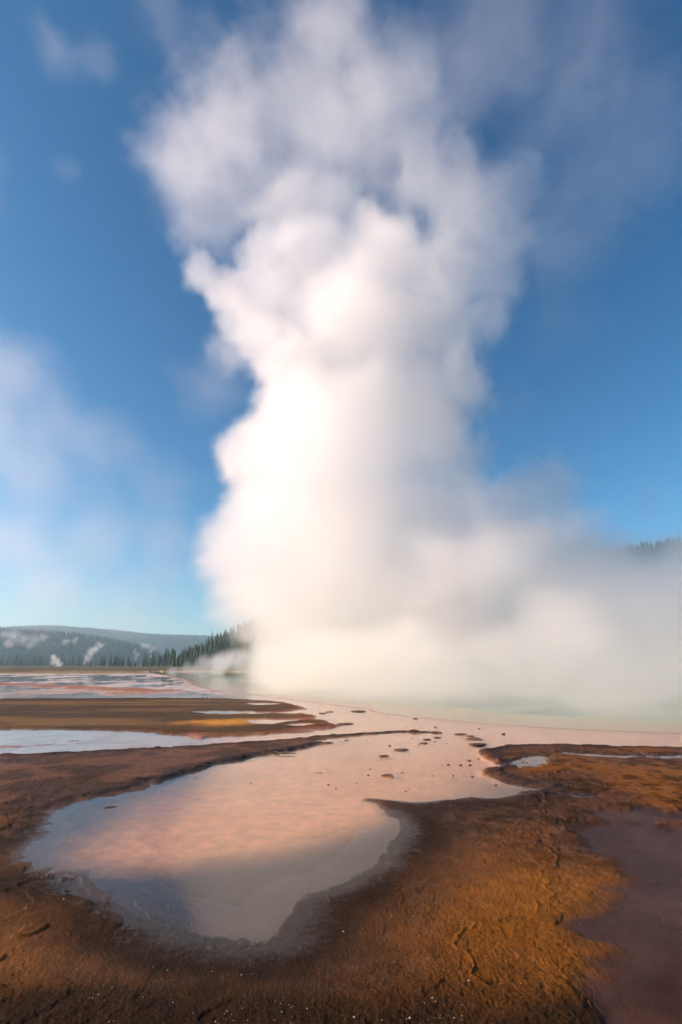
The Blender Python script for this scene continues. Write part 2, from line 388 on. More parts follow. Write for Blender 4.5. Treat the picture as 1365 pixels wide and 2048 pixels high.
m_ground, N, L = material('bacterial_mat')
out = N.new('ShaderNodeOutputMaterial'); b = N.new('ShaderNodeBsdfPrincipled')
at_c = N.new('ShaderNodeAttribute'); at_c.attribute_name = 'surface_colour'
at_w = N.new('ShaderNodeAttribute'); at_w.attribute_name = 'wetness'
geo = N.new('ShaderNodeNewGeometry')
n1 = N.new('ShaderNodeTexNoise'); n1.inputs['Scale'].default_value = 75; n1.inputs['Detail'].default_value = 8; n1.inputs['Roughness'].default_value = .65
n2 = N.new('ShaderNodeTexNoise'); n2.inputs['Scale'].default_value = 6; n2.inputs['Detail'].default_value = 6
n3 = N.new('ShaderNodeTexNoise'); n3.inputs['Scale'].default_value = 210; n3.inputs['Detail'].default_value = 3
for n in (n1, n2, n3): L.new(geo.outputs['Position'], n.inputs['Vector'])
mr = N.new('ShaderNodeMapRange'); mr.inputs[1].default_value = .3; mr.inputs[2].default_value = .7; mr.inputs[3].default_value = .45; mr.inputs[4].default_value = 1.5
L.new(n1.outputs[0], mr.inputs[0])
mr2 = N.new('ShaderNodeMapRange'); mr2.inputs[1].default_value = .3; mr2.inputs[2].default_value = .7; mr2.inputs[3].default_value = .8; mr2.inputs[4].default_value = 1.2
L.new(n2.outputs[0], mr2.inputs[0])
mm = N.new('ShaderNodeMath'); mm.operation = 'MULTIPLY'; L.new(mr.outputs[0], mm.inputs[0]); L.new(mr2.outputs[0], mm.inputs[1])
vm = N.new('ShaderNodeVectorMath'); vm.operation = 'SCALE'; L.new(at_c.outputs['Color'], vm.inputs[0]); L.new(mm.outputs[0], vm.inputs['Scale'])
L.new(vm.outputs[0], b.inputs['Base Color'])
rr = N.new('ShaderNodeMapRange'); rr.inputs[3].default_value = .8; rr.inputs[4].default_value = .30; L.new(at_w.outputs['Fac'], rr.inputs[0]); L.new(rr.outputs[0], b.inputs['Roughness'])
sp = N.new('ShaderNodeMapRange'); sp.inputs[3].default_value = .06; sp.inputs[4].default_value = .34; L.new(at_w.outputs['Fac'], sp.inputs[0]); L.new(sp.outputs[0], b.inputs['Specular IOR Level'])
ha = N.new('ShaderNodeMath'); ha.operation = 'MULTIPLY_ADD'; ha.inputs[1].default_value = .35; L.new(n3.outputs[0], ha.inputs[0]); L.new(n1.outputs[0], ha.inputs[2])
bp = N.new('ShaderNodeBump'); bp.inputs['Strength'].default_value = .8; bp.inputs['Distance'].default_value = .018
L.new(ha.outputs[0], bp.inputs['Height']); L.new(bp.outputs[0], b.inputs['Normal'])
L.new(b.outputs[0], out.inputs[0])
gm.materials.append(m_ground)

# ------------------------------------------------------------------ water sheets
def water_mat(name, tint, rough, bstr, scale):
    m, N, L = material(name)
    out = N.new('ShaderNodeOutputMaterial'); mx = N.new('ShaderNodeMixShader')
    tr = N.new('ShaderNodeBsdfTransparent'); tr.inputs[0].default_value = (*tint, 1)
    gl = N.new('ShaderNodeBsdfGlossy'); gl.inputs['Roughness'].default_value = rough
    fr = N.new('ShaderNodeFresnel'); fr.inputs[0].default_value = 1.33
    geo = N.new('ShaderNodeNewGeometry')
    ior = N.new('ShaderNodeMix'); ior.inputs[2].default_value = 1.33; ior.inputs[3].default_value = 1 / 1.33     # a thin film: the same from either side
    L.new(geo.outputs['Backfacing'], ior.inputs[0]); L.new(ior.outputs[0], fr.inputs[0])
    n1 = N.new('ShaderNodeTexNoise'); n1.inputs['Scale'].default_value = scale; n1.inputs['Detail'].default_value = 4
    n2 = N.new('ShaderNodeTexNoise'); n2.inputs['Scale'].default_value = .5; n2.inputs['Detail'].default_value = 2
    mp = N.new('ShaderNodeMapping'); mp.inputs['Scale'].default_value = (1, 1.8, 1); mp.inputs['Rotation'].default_value = (0, 0, .35)
    L.new(geo.outputs['Position'], mp.inputs[0]); L.new(mp.outputs[0], n1.inputs['Vector']); L.new(geo.outputs['Position'], n2.inputs['Vector'])
    r = N.new('ShaderNodeMapRange'); r.inputs[1].default_value = .46; r.inputs[2].default_value = .68; r.inputs[3].default_value = .02; L.new(n2.outputs[0], r.inputs[0])
    mu = N.new('ShaderNodeMath'); mu.operation = 'MULTIPLY'; L.new(n1.outputs[0], mu.inputs[0]); L.new(r.outputs[0], mu.inputs[1])
    bp = N.new('ShaderNodeBump'); bp.inputs['Strength'].default_value = bstr; bp.inputs['Distance'].default_value = .01
    L.new(mu.outputs[0], bp.inputs['Height']); L.new(bp.outputs[0], gl.inputs['Normal']); L.new(bp.outputs[0], fr.inputs['Normal'])
    L.new(fr.outputs[0], mx.inputs[0]); L.new(tr.outputs[0], mx.inputs[1]); L.new(gl.outputs[0], mx.inputs[2]); L.new(mx.outputs[0], out.inputs[0])
    return m
def sheet(name, poly, zz, mat):
    bm = bmesh.new()
    vs = [bm.verts.new((p[0], p[1], zz)) for p in poly]
    es = [bm.edges.new((vs[i], vs[(i + 1) % len(vs)])) for i in range(len(vs))]
    bmesh.ops.triangle_fill(bm, edges=es, use_beauty=True, use_dissolve=False, normal=(0, 0, 1))
    for f in bm.faces:
        if f.normal.z < 0: f.normal_flip()
    me = bpy.data.meshes.new(name); bm.to_mesh(me); bm.free(); me.materials.append(mat)
    o = bpy.data.objects.new(name, me); col.objects.link(o); o['kind'] = 'structure'
    return o
m_run = water_mat('runoff_water', (.97, .95, .93), .03, .09, 10)
m_spr = water_mat('spring_water', (.90, .96, .95), .05, .12, 4)
runoff = sheet('runoff_water', RIM + [(60, -30), (-60, -30), (-160, 60), gnd(-600, 1344), gnd(200, 1344)], 0.0, m_run)
runoff['label'] = 'shallow peach and pale runoff water draining from the hot spring'
spring = sheet('hot_spring_water', SPRING, 0.006, m_spr)
spring['label'] = 'steaming green and turquoise water of the great hot spring'

# ------------------------------------------------------------------ hills
def ridge_mat(name, c1, c2, sc):
    return simple_mat(name, c1, c2, sc, .95, .1)
m_hillfar = ridge_mat('far_forest_slope', (.035, .055, .035), (.075, .10, .06), .006)
m_hill = ridge_mat('forest_slope', (.03, .045, .022), (.09, .095, .045), .03)

def hill(name, hf, x0, x1, y0, y1, nx, ny, mat, label):
    xs, ys = np.meshgrid(np.linspace(x0, x1, nx), np.linspace(y0, y1, ny), indexing='ij')
    zz = hf(xs.ravel(), ys.ravel())
    v = np.stack([xs.ravel(), ys.ravel(), zz], -1)
    f = []
    for i in range(nx - 1):
        for j in range(ny - 1):
            a = i * ny + j; f.append((a, a + ny, a + ny + 1, a + 1))
    o = mesh_obj(name, v.tolist(), f, mat, smooth=True)
    tag(o, label, kind='structure'); return o
def crest(us, vs, D):
    """crest line: photo pixels at distance D -> (x, z) table"""
    pts = [at(u, v, D) for u, v in zip(us, vs)]
    return np.array([p.x for p in pts]), np.array([p.z for p in pts])
FX, FZ = crest([-900, -400, 0, 60, 110, 170, 240, 330, 420, 520, 700, 1000, 1500, 2200], [1262, 1258, 1253, 1252, 1250, 1255, 1259, 1265, 1270, 1273, 1270, 1262, 1265, 1260], 2900)
def h_far(x_, y_):
    c = np.interp(x_, FX, FZ) * (1 + .03 * (fbm(x_ * .004, y_ * .004, 4, 201) - .5))
    t = (y_ - 2900) / 900
    return c * np.exp(-t * t * 1.8) + 30 * (fbm(x_ * .002, y_ * .002, 4, 205) - .5) * np.exp(-t * t) - 20
MX, MZ = crest([-900, -300, -100, 0, 80, 150, 200, 250, 300, 345, 420, 600], [1250, 1252, 1256, 1258, 1262, 1268, 1275, 1286, 1302, 1325, 1345, 1360], 1500)
def h_mid(x_, y_):
    c = np.interp(x_, MX, MZ)
    t = (y_ - 1500) / 420
    return np.maximum(c, -20) * np.exp(-t * t * 1.8) * (1 + .18 * (fbm(x_ * .004, y_ * .004, 4, 211) - .5)) - 6
# the wooded ridge behind the spring, climbing from left to right
NX_, NZ_ = crest([240, 300, 340, 380, 420, 450, 480, 560, 700, 900, 1130, 1200, 1280, 1365, 1500, 1800, 2300], [1342, 1336, 1326, 1314, 1300, 1284, 1268, 1240, 1200, 1150, 1122, 1112, 1098, 1086, 1075, 1070, 1080], 620)
def h_near(x_, y_):
    c = np.interp(x_, NX_, NZ_)
    yc = 620 + 0 * x_
    t = np.where(y_ < yc, (y_ - yc) / 190, (y_ - yc) / 260)
    return c * np.exp(-t * t * 1.9) * (1 + .10 * (fbm(x_ * .012, y_ * .012, 4, 221) - .5)) - 4
far_o = hill('far_hills', h_far, -4000, 4600, 2000, 3900, 160, 40, m_hillfar, 'long hazy blue-green ridge on the horizon')
mid_o = hill('wooded_hill_terrain', h_mid, -2000, 330, 920, 2050, 110, 50, m_hillfar, 'hazy wooded hill sloping down behind the flats')
near_o = hill('ridge_terrain', h_near, -330, 1100, 380, 1000, 140, 62, m_hill, 'wooded ridge rising to the right behind the steam')

# ------------------------------------------------------------------ trees
m_bark = simple_mat('bark', (.05, .04, .03), (.10, .08, .06), 8)
m_needles = simple_mat('pine_needles', (.018, .032, .014), (.055, .075, .03), .35, .8, .2)
def conifer_geo(r, H=18.0, W=3.0, layers=11, seg=9):
    """crown of drooping jagged whorls; returns verts, faces"""
    v, f = [], []
    lean = r.uniform(-.03, .03)
    for k in range(layers):
        t = k / (layers - 1)
        zc = H * (.10 + .86 * t)
        R = W * (1 - t) ** .8 * r.uniform(.72, 1.15) + .18
        dz = H / layers * 1.35
        b0 = len(v); cx = lean * zc + r.uniform(-.1, .1)
        v.append((cx, 0, zc + dz * .8))
        off = r.uniform(0, 6.28)
        for i in range(seg * 2):
            a = off + math.pi * i / seg
            rr = R * (r.uniform(.8, 1.25) if i % 2 == 0 else r.uniform(.3, .55))
            v.append((cx + rr * math.cos(a), rr * math.sin(a), zc - (.28 * rr if i % 2 == 0 else -.1 * rr) + r.uniform(-.2, .2)))
        for i in range(seg * 2):
            f.append((b0, b0 + 1 + i, b0 + 1 + (i + 1) % (seg * 2)))
        b1 = len(v); v.append((cx, 0, zc + .15 * dz))
        for i in range(seg * 2):
            f.append((b1, b0 + 1 + (i + 1) % (seg * 2), b0 + 1 + i))
    return v, f
def trunk_geo(H=18.0, r0=.28, r1=.04, n=7):
    v = [(r0 * (1 + .15 * (z_ == -1.0)) * math.cos(2 * math.pi * i / n), r0 * math.sin(2 * math.pi * i / n), z_) for z_ in (-1.0,) for i in range(n)]
    for q in (.5,): v += [(r0 * .6 * math.cos(2 * math.pi * i / n), r0 * .6 * math.sin(2 * math.pi * i / n), H * q) for i in range(n)]
    v += [(r1 * math.cos(2 * math.pi * i / n), r1 * math.sin(2 * math.pi * i / n), H * .97) for i in range(n)]
    f = []
    for k in range(2):
        for i in range(n): f.append((k * n + i, k * n + (i + 1) % n, (k + 1) * n + (i + 1) % n, (k + 1) * n + i))
    f.append(tuple(range(2 * n, 3 * n)))
    return v, f
def me_from(name, v, f, mats, mi=None):
    me = bpy.data.meshes.new(name); me.from_pydata(v, [], f)
    for m in mats: me.materials.append(m)
    if mi: me.polygons.foreach_set('material_index', mi)
    return me
crowns, trunks, wholes = [], [], []
for k in range(6):
    r = random.Random(100 + k)
    W = [3.1, 2.5, 3.6, 2.2, 2.9, 4.0][k]
    cv, cf = conifer_geo(r, 18, W); tv, tf = trunk_geo(18)
    crowns.append(me_from('crown', cv, cf, [m_needles])); trunks.append(me_from('trunk', tv, tf, [m_bark]))
    cv, cf = conifer_geo(r, 18, W * .8, 9, 6)
    wholes.append(me_from('conifer', cv + tv, cf + [tuple(i + len(cv) for i in q) for q in tf], [m_needles, m_bark], [0] * len(cf) + [1] * len(tf)))
def big_tree(p, H, k, label, group, wide=1.0):
    e = bpy.data.objects.new('conifer_tree', None); col.objects.link(e); e.location = p
    s = H / 18.0; e.scale = (s * wide, s * wide, s); e.rotation_euler = (0, 0, rng.uniform(0, 6.28))
    tag(e, label, 'tree', group)
    for nm, me in (('trunk', trunks[k % 6]), ('crown', crowns[k % 6])):
        o = bpy.data.objects.new(nm, me); col.objects.link(o); o.parent = e
    return e
def small_tree(p, H, k, label, group, wide=1.0):
    o = bpy.data.objects.new('conifer_tree', wholes[k % 6]); col.objects.link(o)
    o.location = p; s = H / 18.0; o.scale = (s * wide, s * wide, s); o.rotation_euler = (0, 0, rng.uniform(0, 6.28))
    tag(o, label, 'tree', group); return o
# the dark clump on the flat: (pixel x, pixel top)
gtrees = [(182, 1322, 1.3), (192, 1325, 1), (203, 1315, 1.1), (209, 1313, .9), (221, 1312, 1), (229, 1314, 1.2), (234, 1311, .9), (239, 1314, 1), (246, 1316, 1), (257, 1314, 1.25), (262, 1322, 1), (270, 1324, 1.1), (277, 1325, .9)]
for i, (u, vt, w) in enumerate(gtrees):
    D = 520 + (i * 37 % 5) * 9
    p = at(u, 1330, D); H = (1334 - vt) * px(D) * 1.03
    big_tree((p.x, D, .2), H, i, 'dark green conifer in the dense clump on the flats, ridge foot beside it', 'conifers in the dark clump on the flats', w * rng.uniform(1.3, 1.8))
# ridge trees that stand out on the left slope and along the skyline
def ridge_spot(u, D):
    p = at(u, 1330, D); zz = float(h_near(np.array([p.x]), np.array([float(D)]))[0])
    return p.x, D, zz
big_tree(ridge_spot(420, 600), 23, 3, 'tallest conifer on the left shoulder of the wooded ridge', None, .75)
for i, u in enumerate([308, 342, 350, 368, 434, 459, 470]):
    big_tree(ridge_spot(u, 606), [17, 19, 17, 18, 14, 15, 16][i], i + 1, 'tall conifer standing above its neighbours on the ridge\'s left slope', 'tall conifers on the ridge slope', .7)
r = random.Random(5)
n_sm = 0
for k in range(2000):
    u = r.uniform(285, 500); D = r.uniform(440, 625)
    X0, D0, Z0 = ridge_spot(u, D)
    if Z0 < -1: 
        if D < 560: continue
        Z0 = .2
    small_tree((X0, D0, Z0 - .3), r.uniform(6, 16), k, 'conifer in the close wood on the ridge foot beside the dark clump' if u < 370 else 'conifer in the close wood high on the ridge shoulder, steam behind it', 'conifers at the ridge foot' if u < 370 else 'conifers on the ridge shoulder', r.uniform(.8, 1.2))
    n_sm += 1
    if n_sm >= 130: break
for k in range(64):
    u = 1105 + k * 4.6 + r.uniform(-3, 3); D = r.uniform(595, 640)
    X0, D0, Z0 = ridge_spot(u, D)
    small_tree((X0, D0, Z0 - .4), r.choice([9, 11, 12, 13, 15]) * r.uniform(.85, 1.1), k, 'conifer along the ridge skyline fading into the steam', 'conifers on the misty ridge skyline', r.uniform(.6, .9))
# bare snags
m_snag = simple_mat('dead_wood', (.16, .14, .12), (.28, .25, .22), 4)
sv, sf = trunk_geo(16, .3, .06)
for q in range(7):
    a = q * 2.3; zb = 5 + q * 1.4; L_ = 1.6 - q * .12; n0 = len(sv)
    c, s_ = math.cos(a), math.sin(a)
    sv += [(-.06 * s_, .06 * c, zb), (.06 * s_, -.06 * c, zb), (0, 0, zb + .14), (L_ * c, L_ * s_, zb + .5)]
    sf += [(n0, n0 + 1, n0 + 3), (n0 + 1, n0 + 2, n0 + 3), (n0 + 2, n0, n0 + 3)]
snag_me = me_from('dead_snag', sv, sf, [m_snag])
for u, D in [(446, 600), (464, 604), (478, 608), (1139, 612), (1152, 608), (1280, 612)]:
    o = bpy.data.objects.new('dead_snag', snag_me); col.objects.link(o); o.location = ridge_spot(u, D); o.rotation_euler = (0, .05 * (u % 3 - 1), u)
    tag(o, 'bare dead trunk poking above the trees of the ridge', 'tree', 'dead snags on the ridge')
# the hazy tree belt across the flats, single trees
for k in range(70):
    u = r.uniform(-20, 185); D = r.uniform(690, 860)
    p = at(u, 1330, D)
    small_tree((p.x, D, .1), r.uniform(5, 15) * r.uniform(.8, 1.45) * (1.1 if u < 60 else .9), k, 'hazy conifer in the long tree belt across the flats', 'conifers in the hazy belt', r.uniform(.9, 1.9))
for u, D, H in [(40, 560, 9), (46, 565, 8), (36, 570, 7), (52, 560, 9), (157, 540, 12)]:
    p = at(u, 1330, D); small_tree((p.x, D, .1), H, u, 'lone conifer out in front of the hazy tree belt', 'outlying conifers on the flats', 1.2)
# the rest of the woods: one mass
def forest(name, hf, box, n, Hr, seed, label, mat, gate=None):
    r = np.random.RandomState(seed)
    xx = r.uniform(box[0], box[1], n); yy = r.uniform(box[2], box[3], n)
    zz = hf(xx, yy)
    keep = (zz > -3) & (fbm(xx * .01, yy * .01, 3, seed) > .12)
    if gate is not None: keep &= gate(xx, yy)
    xx, yy, zz = xx[keep], yy[keep], zz[keep]; m = len(xx)
    H = r.uniform(Hr[0], Hr[1], m); W = H * r.uniform(.14, .22, m); a0 = r.uniform(0, 6.28, m)
    V, F = [], []
    S = 5
    allv = np.zeros((m, 2 * (S + 1), 3)); 
    for t, (zb, zt, wr) in enumerate([(.05, .7, 1.0), (.45, 1.0, .62)]):
        allv[:, t * (S + 1)] = np.stack([xx, yy, zz + H * zt], -1)
        for i in range(S):
            a = a0 + 2 * math.pi * i / S + t
            q = W * wr * r.uniform(.7, 1.2, m)
            allv[:, t * (S + 1) + 1 + i] = np.stack([xx + q * np.cos(a), yy + q * np.sin(a), zz + H * zb], -1)
    fl = [(t * (S + 1), t * (S + 1) + 1 + i, t * (S + 1) + 1 + (i + 1) % S) for t in (0, 1) for i in range(S)]
    faces = (np.arange(m)[:, None, None] * (2 * (S + 1)) + np.array(fl)[None]).reshape(-1, 3)
    o = mesh_obj(name, allv.reshape(-1, 3).tolist(), faces.tolist(), mat)
    tag(o, label, kind='stuff'); return o
m_forest = simple_mat('distant_conifers', (.02, .036, .018), (.05, .07, .032), .02, .9, .1)
forest('forest', h_near, (-260, 800, 400, 700), 9000, (6, 16), 3, 'dense conifer wood clothing the ridge behind the spring', m_forest, lambda a, b_: (a > -140) | (b_ > 590))
forest('forest', h_mid, (-1450, 0, 1000, 1600), 9000, (6, 16), 4, 'conifer forest over the hazy hill', m_forest)
forest('forest', h_far, (-2100, 0, 2250, 3000), 11000, (9, 18), 5, 'conifer forest over the far ridge', m_forest)

# ------------------------------------------------------------------ loose things on the flats
m_crust = simple_mat('sinter_crust', (.05, .03, .022), (.22, .12, .08), 14, .75, .3, .6, 60)
def lump(seed, flat, sub=2):
    r = random.Random(seed); bm = bmesh.new(); bmesh.ops.create_icosphere(bm, subdivisions=sub, radius=1)
    ph = [r.uniform(0, 6.28) for _ in range(6)]
    for v in bm.verts:
        c = v.co
        k = 1 + .22 * math.sin(3.1 * c.x + ph[0]) * math.cos(2.7 * c.y + ph[1]) + .16 * math.sin(6.3 * c.y + ph[2] + 2 * c.z) + .12 * math.sin(8 * c.x + ph[3]) + r.uniform(-.09, .09)
        v.co = Vector((c.x * k, c.y * k * .7, max(c.z, -.5) * flat * (k * .8 + .2)))
    me = bpy.data.meshes.new('crust_fragment'); bm.to_mesh(me); bm.free(); me.materials.append(m_crust); return me
lumps = [lump(i, .55) for i in range(5)]; slabs = [lump(20 + i, .13) for i in range(4)]
FR = [(871, 1455, 10), (959, 1458, 6), (1007, 1469, 9), (1099, 1467, 4), (780, 1492, 8), (740, 1539, 6), (737, 1551, 8), (805, 1546, 6), (866, 1552, 7), (907, 1552, 7), (945, 1554, 9), (922, 1531, 10), (940, 1531, 8), (939, 1522, 9), (958, 1518, 7), (897, 1530, 7), (673, 1577, 6), (657, 1570, 6), (635, 1546, 6), (642, 1546, 5), (656, 1540, 4), (611, 1536, 4), (714, 1566, 5), (812, 1583, 5), (818, 1578, 4), (992, 1571, 8), (774, 1434, 4), (806, 1441, 4), (502, 1567, 5), (451, 1537, 6), (393, 1558, 6), (748, 1552, 4), (870, 1484, 6), (838, 1490, 6), (825, 1477, 5), (893, 1487, 5), (731, 1556, 4), (600, 1565, 4), (928, 1552, 4), (886, 1531, 4)]
for i, (u, v, w) in enumerate(FR):
    gx, gy = gnd(u, v); s = w / 2 * px(gy) * rng.uniform(.5, .8)
    o = bpy.data.objects.new('crust_fragment', lumps[i % 5]); col.objects.link(o)
    o.location = (gx, gy, s * .12); o.scale = (s, s, s); o.rotation_euler = (0, 0, rng.uniform(-.5, .5))
    if v < 1475: lab = 'small dark knob of crust in the water between strip tip and spring rim'
    elif u > 880: lab = 'small dark knob of crust in the shallows off the right bank tip'
    elif v < 1500: lab = 'small dark knob of crust beside the end of the crust strip'
    elif u < 520: lab = 'small dark knob of crust near the twig side of the pool'
    else: lab = 'small dark knob of crust in the open peach shallows'
    tag(o, lab, 'rock', lab.replace('small dark knob of crust', 'crust knobs'))
SL = [(645, 1427, 15), (660, 1424, 14), (716, 1423, 28), (690, 1448, 28), (956, 1490, 36), (949, 1478, 26), (941, 1473, 14), (921, 1469, 22), (875, 1476, 16), (855, 1480, 14), (847, 1487, 15), (802, 1500, 26), (768, 1513, 19), (776, 1552, 20), (831, 1438, 10)]
for i, (u, v, w) in enumerate(SL):
    gx, gy = gnd(u, v); s = w / 2 * px(gy)
    o = bpy.data.objects.new('crust_flake', slabs[i % 4]); col.objects.link(o)
    o.location = (gx, gy, .012); o.scale = (s, s * 1.25, max(s * .8, .14)); o.rotation_euler = (0, 0, rng.uniform(-.2, .2))
    lab = {716: 'faint wide flake of crust awash beside the spring rim', 690: 'lone oval crust flake between the mid terrace tip and crust strip', 956: 'longest crust flake, awash just off the right bank tip',
           802: 'wide crust flake trailing reddish sediment below the crust strip', 768: 'crust flake alone in the shallows below the crust strip', 776: 'wide dark crust flake among the knobs in the peach shallows', 831: 'small crust flake against the spring rim'}.get(u)
    if not lab: lab = 'brown crust flake of the pair off the mid terrace tip' if u < 700 else 'flat brown crust flake trailing off the end of the crust strip'
    tag(o, lab, 'rock', 'crust flakes awash in the runoff')
gx, gy = gnd(222, 1615); s = 9 * px(gy)
o = bpy.data.objects.new('crust_flake', slabs[1]); col.objects.link(o); o.location = (gx, gy, .006); o.scale = (s, s * .45, .07); o.rotation_euler = (0, 0, .3)
tag(o, 'dark sliver of crust alone in the blue-grey left end of the pool', 'rock')
# twig at the strip's edge
m_twig = simple_mat('twig_wood', (.05, .035, .025), (.12, .09, .07), 9)
def tube(pts, r0, r1, n=6):
    v, f = [], []
    for i, p in enumerate(pts):
        p = Vector(p); d = (Vector(pts[min(i + 1, len(pts) - 1)]) - Vector(pts[max(i - 1, 0)])).normalized()
        a = d.cross(Vector((0, 0, 1))).normalized(); b_ = a.cross(d); rr = r0 + (r1 - r0) * i / (len(pts) - 1)
        for k in range(n): v.append(tuple(p + (a * math.cos(2 * math.pi * k / n) + b_ * math.sin(2 * math.pi * k / n)) * rr))
    for i in range(len(pts) - 1):
        for k in range(n): f.append((i * n + k, i * n + (k + 1) % n, (i + 1) * n + (k + 1) % n, (i + 1) * n + k))
    f.append(tuple(range(n))[::-1]); f.append(tuple(range((len(pts) - 1) * n, len(pts) * n)))
    return v, f
tp = [gnd(548, 1504), gnd(556, 1508), gnd(563, 1510.5), gnd(572, 1510.5), gnd(582, 1510), gnd(592, 1510.5)]
tv, tf = tube([(a, b_, .03) for a, b_ in tp], .016, .008)
t2 = [gnd(558, 1509), gnd(545, 1509.5), gnd(534, 1510.5)]
v2, f2 = tube([(a, b_, .03) for a, b_ in t2], .009, .005)
tw = mesh_obj('fallen_twig', tv + v2, tf + [tuple(i + len(tv) for i in q) for q in f2], m_twig, smooth=True)
tag(tw, 'thin forked twig lying at the pool edge of the crust strip', 'twig')

# pale grit scattered over the dark mat at the near end of the pool
m_grit = simple_mat('pale_sinter_grit', (.25, .16, .09), (.6, .46, .32), 60, .8)
def grit(n, sd):
    r = random.Random(sd); V, F = [], []
    cl = [(r.gauss(-.35, .9), r.gauss(3.5, .3)) for _ in range(26)]
    for k in range(n):
        if r.random() < .6:
            c = r.choice(cl); gx, gy = c[0] + r.gauss(0, .09), c[1] + r.gauss(0, .05)
        else: gx, gy = r.gauss(.2, 1.4), r.uniform(3.1, 5.6)
        i_ = int(np.argmin((x - gx) ** 2 + (y - gy) ** 2)) if k < 0 else None
        s = abs(r.gauss(.0, .0022)) + .0014
        P.append((gx, gy, s))
P = []
grit(300, 9)
ri = np.searchsorted(rad, [math.hypot(a, b_) for a, b_, s in P]); ai = np.searchsorted(az, [math.atan2(a, b_) for a, b_, s in P])
V, F = [], []
for (a, b_, s), i, j in zip(P, ri, ai):
    zz = float(z[min(i, nr - 1) * na + min(j, na - 1)])
    if zz < .004: continue
    n0 = len(V)
    for q in ((1, 0, 0), (0, 1, 0), (-1, 0, 0), (0, -1, 0), (0, 0, 1), (0, 0, -1)):
        V.append((a + q[0] * s * rng.uniform(.7, 1.4), b_ + q[1] * s * rng.uniform(.7, 1.4), zz + s * .5 + q[2] * s * .8))
    for q in ((0, 1, 4), (1, 2, 4), (2, 3, 4), (3, 0, 4), (1, 0, 5), (2, 1, 5), (3, 2, 5), (0, 3, 5)): F.append(tuple(n0 + i_ for i_ in q))
g_o = mesh_obj('sinter_grit', V, F, m_grit)
tag(g_o, 'pale specks of sinter grit sprinkled over the dark mat', kind='stuff')

